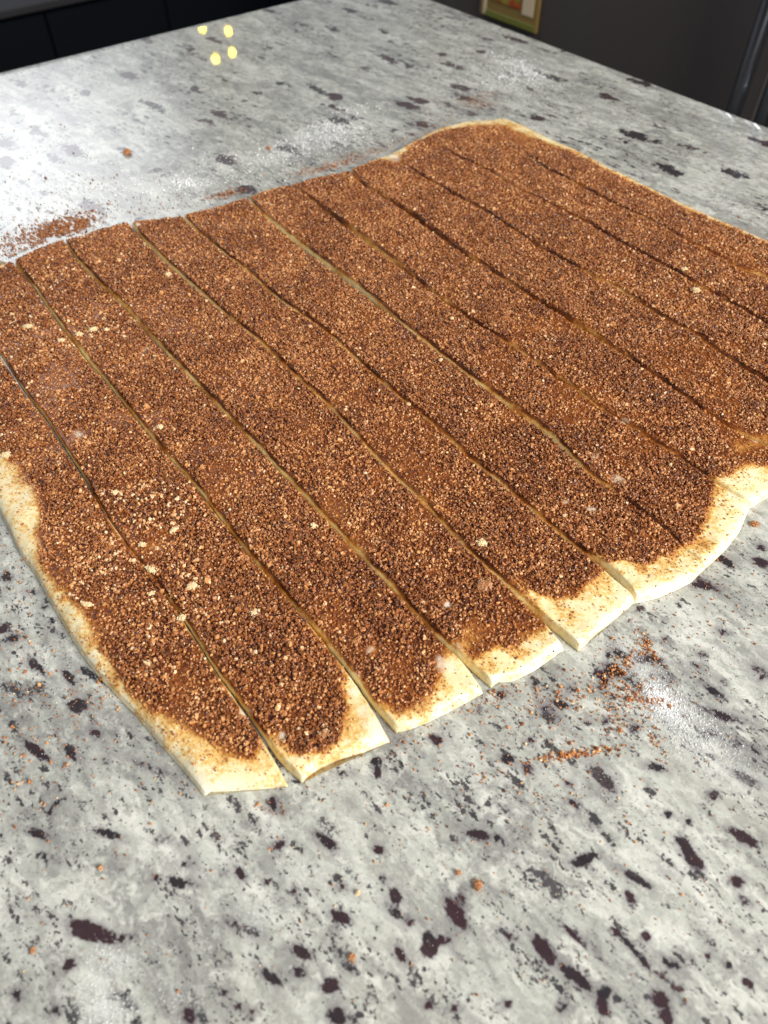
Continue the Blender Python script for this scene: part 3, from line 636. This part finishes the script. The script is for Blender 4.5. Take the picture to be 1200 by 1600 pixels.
# ---------------------------------------------------------------- sugar clumps and crumbs (each a thing)
ico_cache = {}
def ico(sub=1):
    if sub not in ico_cache:
        import bmesh
        bm = bmesh.new(); bmesh.ops.create_icosphere(bm, subdivisions=sub, radius=.5)
        ico_cache[sub] = (np.array([v.co[:] for v in bm.verts]), np.array([[v.index for v in f.verts] for f in bm.faces])); bm.free()
    return ico_cache[sub]
def clump(name, u, v, rx, ry, ang, z0, mat, label, cat, group, n=60, g=.0008, flat=.6):
    c = at(u, v, z0); rw = np.linalg.norm(at(u + rx, v, z0) - c); rh = rw * ry / rx
    IV, IF = ico(1); Vs = []; Fs = []; tn = []; k = 0
    # a craggy heart with grains stuck over it
    IV2, IF2 = ico(4); q = IV2 * 1.7
    nz = np.array([mnoise.noise(Vector(p) * 1.6 + Vector((u, v, 0))) * .30 + mnoise.noise(Vector(p) * 4 + Vector((u, v, 0))) * .26 + mnoise.noise(Vector(p) * 9) * .16 for p in q])
    q = q * (1 + nz)[:, None] * np.array([rw * .82, rh * .82, min(rw, rh) * flat]); q[:, 2] = np.maximum(q[:, 2] + min(rw, rh) * flat * .5, .00001)
    Vs.append(q); Fs.append(IF2); tn.append(np.clip(.42 + .25 * nz, 0, 1)); k = len(q)
    dirs = rng.standard_normal((n, 3)); dirs[:, 2] = np.abs(dirs[:, 2]) * .8; dirs /= np.linalg.norm(dirs, axis=1)[:, None]
    for d in dirs:
        rad = .90 + .55 * mnoise.noise(Vector(d) * 1.6 + Vector((u, v, 0)))
        p = d * np.array([rw, rh, min(rw, rh) * flat]) * rad * (.72 + .36 * rng.random()); p[2] += min(rw, rh) * flat * .35
        e = Euler(rng.random(3) * 6.28).to_matrix(); w_ = np.array([list(e @ Vector(x)) for x in IV * rng.uniform(.65, 1.3, 3) * (1 + .25 * rng.standard_normal(len(IV)))[:, None]]) * g * rng.uniform(.6, 1.25)
        w_ = w_ + p; w_[:, 2] = np.maximum(w_[:, 2], .00001)
        Vs.append(w_); Fs.append(IF + k); tn.append(np.full(len(IV), rng.uniform(.25, 1.0))); k += len(IV)
    Vv = np.concatenate(Vs); me = mesh_np(name, Vv, np.concatenate(Fs), False)
    if len(me.vertices) == len(Vv): fattr(me, 'tone', np.concatenate(tn))
    o = link(name, me, mat, None, (float(c[0]), float(c[1]), ZC + z0)); o.rotation_euler = (0, 0, ang)
    return tag(o, label, cat, group)
G1 = 'sugar clumps lying on the dough strips'; top = T + .0007
CL = [(753,850,9,9,0,'round pale golden sugar clump on the fifth strip near the front'),
 (757,916,16,13,.4,'large brown sugar lump near the end of the fourth strip'),
 (300,917,11,8,.3,'pale knobbly sugar clump on the second strip, left of centre'),
 (398,958,9,7,0,'pale flat sugar clump in the middle of the second strip front half'),
 (236,891,12,6,-.7,'elongated pale sugar clump bridging the first cut line'),
 (285,966,7,7,0,'small pale sugar clump perched on the first cut line'),
 (136,945,13,5,-.2,'long pale sugar crumb at the outer left edge of the leftmost strip'),
 (44,511,9,6,0,'pale sugar clump near the back left of the second strip'),
 (146,516,9,6,.5,'largest of the pale sugar clumps in a row on the third strip'),
 (124,523,7,5,-.4,'leftmost of the pale sugar clumps in a row on the third strip'),
 (166,516,5,4,0,'rightmost of the pale sugar clumps in a row on the third strip'),
 (96,533,6,5,0,'pale sugar clump at the right edge of the second strip near the back'),
 (263,430,6,6,0,'small pale sugar clump on the fourth strip near the back'),
 (506,1147,10,8,.3,'brown sugar lump at the front end of the second strip'),
 (1087,455,8,7,0,'pale sugar lump on the tenth strip near the right frame edge'),
 (250,668,6,5,0,'small pale sugar clump on the third strip, above its centre'),
 (272,829,8,5,.8,'pale sugar clump on the second strip beside the second cut line'),
 (236,950-22,6,4,0,'small pale crumb just above the first cut line gap'),
 (222,852,7,5,0,'pale sugar cluster on the second strip near the first cut line'),
 (490,822,6,6,.3,'small pale clump near the right side of the third strip'),
 (231,1038,10,5,-.5,'pale elongated clump on the front half of the leftmost strip'),
 (180,770,7,5,0,'pale clump on the second strip beside the first cut line'),
 (1069,422,6,5,0,'small pale sugar clump on the tenth strip above the larger lump'),
 (10,712,9,7,0,'pale clump on the leftmost strip at the left frame edge')]
for k, (u, v, rx, ry, ang, lab) in enumerate(CL):
    brown = 'brown' in lab
    clump('sugar_clump', u, v, rx, ry, ang, top, M['crumb'] if brown else M['clump'], lab, 'sugar clump', G1, n=int(34 + rx * 5), g=.00058, flat=.55)
G2 = 'sugar crumbs lying loose on the granite'
for (u, v, rx, ry, ang, lab) in [(199,240,8,7,0,'single brown sugar crumb alone on the granite behind the strips'),
 (746,1384,8,11,.2,'largest reddish sugar crumb on the granite in front of the dough'),
 (716,1364,6,5,0,'amber sugar crumb up and left of the largest reddish crumb'),
 (549,1496,7,8,0,'golden sugar crumb on the granite near the bottom centre'),
 (157,1356,6,5,0,'lone amber crumb on the granite at lower left'),
 (51,1487,5,5,0,'pale yellow crumb at the lower left frame edge'),
 (420,233,4,4,0,'tiny brown crumb on the granite behind the sixth strip'),
 (1178,772+48,9,7,0,'brown crumb cluster on the granite by the right frame edge')]:
    clump('sugar_crumb', u, v, rx, ry, ang, .0001, M['crumb'], lab, 'sugar crumb', G2, n=16, g=.0006, flat=.75)

# ---------------------------------------------------------------- spilled sugar and flour on the granite (uncountable)
DOUGH_OUT = np.vstack([poly_w([(0,798),(33,866),(80,940),(140,1037),(210,1112),(290,1205),(321,1243),(447,1229),(475,1221),(530,1188),(607,1160),(623,1144),(700,1113),(753,1084),(770,1073),(835,1048),(879,1018),(906,1016),(965,965),(990,943),(1055,923),(1097,893),(1155,832),(1171,794),(1225,765),(1290,735)], 0),
   poly_w([(1500,500),(1200,375),(1030,298),(900,232),(812,192),(788,183),(730,184),(655,210),(601,239),(543,261),(449,285),(381,303),(281,333),(197,345),(109,372),(96,370),(13,404),(-140,465),(-175,560)], 0)])
def scatter(specs, dmin):
    Ps = []; Ds = []
    for (u, v, su, sv, ang, n, dmed) in specs:
        a = R(ang); q = rng.standard_normal((n, 2)) * np.array([su, sv]); q = np.stack([q[:, 0] * math.cos(a) - q[:, 1] * math.sin(a), q[:, 0] * math.sin(a) + q[:, 1] * math.cos(a)], 1)
        for (x, y) in q:
            if n >= 240 and dmed > .00045 and v < 420:
                pw = at(u + x, max(v + y, 5)); hx = mnoise.noise(Vector((pw[0] * 330, pw[1] * 330, 3))) + .6 * mnoise.noise(Vector((pw[0] * 120, pw[1] * 120, 9)))
                if hx < .08 - .25 * (n >= 400): continue
            if not (-20 < u + x < 1220 and v + y > 5 and v + y < 1620): continue
            Ps.append(at(u + x, v + y))
        Ds += []
        while len(Ds) < len(Ps): Ds.append(dmed * math.exp(.35 * rng.standard_normal()))
    P = np.array(Ps); D = np.array(Ds); k = sdist(P, DOUGH_OUT) < -.0004
    un = P - C0; E = np.linalg.inv(np.stack([E1, E2], 1)); ab = un @ E.T; k &= (ab.min(1) > .006)
    return P[k], D[k]
sp = [(112,352,20,7,-18,1700,.0006),(92,358,20,7,-10,900,.0006),(50,370,28,8,-14,900,.0006),(80,362,14,4,5,300,.0006),(352,303,14,2.2,-14,220,.0005),(505,262,30,3,-14,420,.0005),(50,350,55,16,-12,260,.00062),(105,352,28,9,-20,620,.0006),(60,385,26,8,-12,420,.0006),(20,400,20,6,-10,150,.0006),(110,330,60,35,-10,260,.00055),(60,270,60,40,0,110,.0005),(240,330,60,10,-14,120,.0005),
 (330,300,40,8,-12,90,.0005),(175,300,60,20,0,90,.0005),(355,305,16,4,-16,120,.0005),(500,262,45,7,-14,330,.0005),(560,243,30,6,-20,200,.0005),(590,240,20,8,-20,140,.0005),(745,160,22,6,5,260,.0005),(760,148,10,4,0,60,.0005),(660,200,50,9,-22,150,.0005),(700,180,40,12,0,80,.0005),
 (950,1070,70,45,-35,210,.0006),(965,1045,26,7,-45,130,.00062),(1010,1010,16,6,60,110,.00062),(985,1085,12,6,10,70,.00062),(1018,1095,24,5,5,80,.0006),(900,1178,34,4,-9,190,.00062),(880,1140,120,50,-20,170,.00055),(870,1085,40,14,-10,90,.0006),(960,1130,26,10,80,60,.0006),(1020,1150,30,8,60,50,.0006),
 (800,1220,150,70,-15,110,.00055),(1000,1300,140,110,0,90,.0005),(560,1250,120,50,0,50,.0005),(620,1350,220,120,0,60,.0005),(1120,930,40,60,0,90,.00055),(1100,960,60,60,0,40,.0006),
 (80,1090,50,60,20,110,.0006),(30,1000,30,60,0,60,.00055),(60,1180,50,40,0,60,.0006),(170,1090,20,40,60,50,.0006),(150,1250,120,60,0,50,.00055),(20,880,25,40,0,60,.00055),(300,1400,200,120,0,30,.0005),(900,1480,220,80,0,30,.0005),
 (1150,330,40,50,0,20,.0005),(950,190,60,30,0,20,.0005),(420,1260,20,12,0,25,.0005),(770,1090,30,10,-30,60,.00055),(640,1165,40,12,-25,40,.00055),(265,1180,30,30,45,12,.0005)]
P, D = scatter(sp, 0)
P3 = np.column_stack([P, ZC + D * .38]); tone = np.clip(.56 + .17 * rng.standard_normal(len(P)) - .22 * (P[:, 1] > .42), .1, .95); D *= .82
o = grains('spilled_sugar', P3, D, tone, GG_SUGAR, M['sugar']); tag(o, 'loose brown sugar grains spilled around the dough on the granite', 'sugar', kind='stuff')
fp = [(1032,1092,14,9,50,1300,.00032),(1045,1105,24,14,30,900,.00028),(1075,1130,40,20,30,1100,.00024),(1100,1170,50,24,20,700,.00020),(1010,1050,30,14,40,400,.00022),(985,1010,30,10,10,220,.0002),(1110,1010,60,30,20,300,.0002),(1000,1110,60,40,0,500,.0002),
 (500,215,40,12,-8,1200,.00042),(520,200,22,7,0,700,.0005),(440,245,60,10,-10,600,.0005),(300,275,80,16,-5,700,.0005),(200,290,80,14,-5,500,.0005),(240,300,30,9,0,260,.0007),(290,285,14,5,0,200,.0008),(130,340,60,20,-8,500,.0004),(30,380,40,12,0,400,.0005),(330,330,60,12,-14,260,.0004),
 (815,105,28,9,25,900,.0005),(800,120,22,8,0,500,.0005),(770,130,60,16,10,400,.0004),(555,170,20,6,0,120,.0005),(950,160,100,26,20,200,.0003),(880,180,60,20,20,160,.0003),
 (165,1580,26,18,-20,700,.00020),(150,1530,14,26,20,500,.00018),(185,1500,24,14,0,400,.00018),(265,1560,24,26,0,300,.00016),(400,1440,16,22,20,300,.00015),(500,1395,60,60,0,400,.00014),(1130,1215,50,24,20,500,.00016),(900,1200,160,60,0,500,.00015),(100,1150,60,60,0,400,.00015),(600,1480,300,100,0,500,.00014),
 (90,1000,60,50,40,250,.00015)]
P, D = scatter(fp, 0)
P3 = np.column_stack([P, ZC + D * .3]); o = grains('flour', P3, D, np.full(len(P), .5), GG_FLOUR, M['flour']); tag(o, 'white flour dusted in patches on the granite', 'flour', kind='stuff')

# ---------------------------------------------------------------- what stands beyond the counter
camz = Vector((0, 0, ZC + HC))
tfl = NT('dark_floor'); gp = tfl.n('ShaderNodeNewGeometry').outputs['Position']
tfl.P(Base_Color=tfl.ramp(tfl.noise(gp, 6, 4), [(.3, (.015, .013, .012)), (.7, (.035, .03, .028))]), Roughness=.45)
fb = MB(); fb.V = [(-4, -3, 0), (4, -3, 0), (4, 5, 0), (-4, 5, 0)]; fb.F = [(0, 1, 2, 3)]
tag(fb.build('floor', tfl.m), 'dark kitchen floor beyond the counter', kind='structure')
# island base under the slab
E1v = Vector((E1[0], E1[1], 0)); E2v = Vector((E2[0], E2[1], 0))
n2 = Vector((-E2[1], E2[0], 0)); n1 = Vector((E1[1], -E1[0], 0))
if n2.dot(E1v) > 0: n2 = -n2
if n1.dot(E2v) > 0: n1 = -n1
Cw = Vector((C0[0], C0[1], 0))
ib = MB(); q = [Cw + E1v * a + E2v * b for a, b in ((.04, .04), (1.2, .04), (1.2, 1.3), (.04, 1.3))]
ib.V = [tuple(p) for p in q] + [(p.x, p.y, ZC - .033) for p in q]; ib.F = [(0, 1, 2, 3), (4, 5, 6, 7), (0, 1, 5, 4), (1, 2, 6, 5), (2, 3, 7, 6), (3, 0, 4, 7)]
tag(ib.build('island_base', simple('island_paint', (.03, .03, .035), .5)), 'dark base of the kitchen island under the slab', kind='structure')

# fridge: face parallel to the right edge of the counter
DF = .62; FP = Cw + n2 * DF
def on_fridge(u, v, off=0.0):
    d = ray(u, v); t = (FP + n2 * -off - camz).dot(n2) / d.dot(n2); return camz + d * t
ex = E2v.copy()                                   # along the face, towards the viewer's right
def frame(origin, x, y):                          # local x along the face, y out of the face, z up
    m = Matrix((x, y, Vector((0, 0, 1)))).transposed().to_4x4(); m.translation = origin; return m
hand = on_fridge(1176, 150); o_h = (hand - FP).dot(ex)
xl = (on_fridge(690, 0) - FP).dot(ex) - .10
out = -n2
XF = frame(FP, ex, out)
fr = empty('fridge', (0, 0, 0)); fr.matrix_world = XF
tag(fr, 'dark brushed steel fridge standing beyond the right edge of the counter', 'fridge')
ts = NT('dark_brushed_steel'); tc = ts.n('ShaderNodeTexCoord').outputs['Object']
stv = ts.n('ShaderNodeVectorMath', operation='MULTIPLY', i={0: tc, 1: (1, 1, .02)}).outputs[0]
ns = ts.noise(stv, 1400, 3, .6); nb = ts.noise(stv, 14, 2, .5)
ts.P(Base_Color=ts.mix(nb, (.125, .108, .094), (.135, .126, .128)), Metallic=.55, Roughness=ts.mapr(ns, .3, .7, .34, .44), Normal=ts.bump(ns, .0003, .3))
def part(name, mat, lo, hi, bev=0, parent=fr, smooth=False):
    b = MB(); b.box(lo, hi, bev); return b.build(name, mat, parent, smooth)
xs = o_h + .022
part('body', simple('fridge_case', (.02, .02, .022), .5), (xl, -.62, .02), (xs + .75, -.045, 1.78), .004)
d1 = part('door', ts.m, (xl + .001, -.04, .06), (xs - .004, 0, 1.77), .006)
d2 = part('door', ts.m, (xs + .004, -.04, .06), (xs + .74, 0, 1.77), .006)
hs = NT('polished_steel'); hs.P(Base_Color=(.72, .78, .90), Metallic=1.0, Roughness=.2)
for dd, x in ((d1, o_h), (d2, o_h + .05)):
    hb = MB(); hb.tube([(x, .045, .55), (x, .045, 1.55)], .0125, 20); hb.tube([(x, 0, .62), (x, .045, .62)], .006, 10); hb.tube([(x, 0, 1.48), (x, .045, 1.48)], .006, 10); hb.build('handle', hs.m, dd, True)
part('gasket', simple('rubber', (.012, .012, .013), .7), (xs - .0035, -.036, .07), (xs + .0035, -.006, 1.76))
# printed card held on the fridge door: gold border, cream side band, painted red and green field
a = (on_fridge(753, 20) - FP); b_ = (on_fridge(840, 52) - FP)
x0, x1 = a.dot(ex), b_.dot(ex); zb = (on_fridge(840, 52)).z; wd = x1 - x0
cdm = empty('wall_calendar', (0, 0, 0)); cdm.matrix_world = frame(FP + ex * x0 + Vector((0, 0, zb)), ex, out)
tag(cdm, 'small printed calendar with gold border and red and green picture on the fridge door', 'calendar')
pt = NT('painted_field'); pc = pt.n('ShaderNodeTexCoord').outputs['Object']
nzp = pt.noise(pc, 55, 3, .6, dist=.5); nzq = pt.noise(pc, 38, 2, .5)
cc = pt.ramp(nzp, [(.36, (.10, .12, .01)), (.50, (.26, .19, .03)), (.62, (.34, .27, .05))])
cc = pt.mix(pt.mapr(nzq, .53, .60, 0, 1), cc, (.38, .055, .02)); pt.P(Base_Color=cc, Roughness=.4)
gold = simple('gold_border', (.24, .16, .05), .4); cream = simple('cream_band', (.62, .50, .34), .5); green = simple('green_foot', (.16, .17, .03), .5)
def cpart(name, mat, f0, f1, z0, z1, t0, t1): return part(name, mat, (wd * f0, t0, z0), (wd * f1, t1, z1), .0006, cdm)
hh = wd * 1.6
cpart('backing', gold, 0, 1, 0, hh, .001, .007)
cpart('picture', pt.m, .16, .70, wd * .20, hh * .95, .0072, .0090)
cpart('side_band', cream, .74, .93, wd * .16, hh * .95, .0072, .0088)
cpart('foot_band', green, .12, .97, wd * .01, wd * .08, .0072, .0092)
cpart('stripe', cream, .06, .12, wd * .02, hh * .95, .0072, .0086)

# low dark sideboard beyond the left edge
zs = .52; pr = at(28, 9, zs - ZC)
D1 = (Vector((pr[0], pr[1], 0)) - Cw).dot(n1)
XS = frame(Cw + n1 * D1, E1v, -n1)
sb = empty('sideboard', (0, 0, 0)); sb.matrix_world = XS
tag(sb, 'low dark navy sideboard with grey top beyond the left edge of the counter', 'sideboard')
tn_ = NT('navy_lacquer'); pn = tn_.n('ShaderNodeTexCoord').outputs['Object']
tn_.P(Base_Color=(.0016, .0034, .0065), Roughness=.6, Specular_IOR_Level=.15)
part('carcass', simple('black_carcass', (.002, .002, .003), .6, 0, Specular_IOR_Level=.1), (-1.2, -.45, .0), (2.8, -.022, zs - .022), .002, sb)
part('tabletop', simple('grey_top', (.022, .021, .026), .5), (-1.22, -.46, zs - .02), (2.82, .012, zs), .003, sb)
x = -1.18; k = 0
while x < 2.7:
    wdt = .36
    dr_ = part('door', tn_.m, (x, -.02, .06), (x + wdt - .003, 0, zs - .03), .003, sb)
    x += wdt; k += 1

# hanging lamp with four bulbs whose reflections show on the granite
bm_ = NT('lit_bulb'); bm_.P(Base_Color=(1, .85, .3), Roughness=.3); bm_.P(Emission_Color=(1, .74, .035, 1), Emission_Strength=24.0)
def mirror_point(u, v, dist):
    d = ray(u, v); t = HC / -d.z; g = camz + d * t; dd = Vector((d.x, d.y, -d.z)); 
    hlen = math.hypot(dd.x, dd.y); return g + dd * (dist / hlen)
bpts = [mirror_point(316, 44, 1.55), mirror_point(357, 49, 1.62), mirror_point(363, 82, 1.52), mirror_point(337, 92, 1.50)]
ctr = sum(bpts, Vector()) / 4
lamp = empty('pendant_lamp', (ctr.x, ctr.y, ctr.z)); tag(lamp, 'dark pendant lamp with four small lit yellow bulbs above the far end of the counter', 'lamp')
dk = simple('lamp_metal', (.02, .022, .02), .45, .3)
rb = MB(); rb.tube([(0, 0, .04), (0, 0, .9)], .006, 10); rb.build('stem', dk, lamp, True)
rb = MB(); rb.tube([(0, 0, .005), (0, 0, .03), (0, 0, .05), (0, 0, .07)], [.012, .026, .026, .008], 16); rb.build('hub', dk, lamp, True)
for p in bpts:
    r_ = p - ctr
    am = MB(); am.tube([(0, 0, .035), (r_.x * .6, r_.y * .6, .045 + r_.z * .4), (r_.x, r_.y, r_.z + .032), (r_.x, r_.y, r_.z + .012)], .0032, 8); arm = am.build('arm', dk, lamp, True)
    IV, IF = ico(3); me = mesh_np('bulb', IV * np.array([.019, .019, .017]) + np.array(r_), IF, True); link('bulb', me, bm_.m, arm)

S.render.engine = 'CYCLES'
S.cycles.max_bounces = 6; S.cycles.diffuse_bounces = 3; S.cycles.glossy_bounces = 3
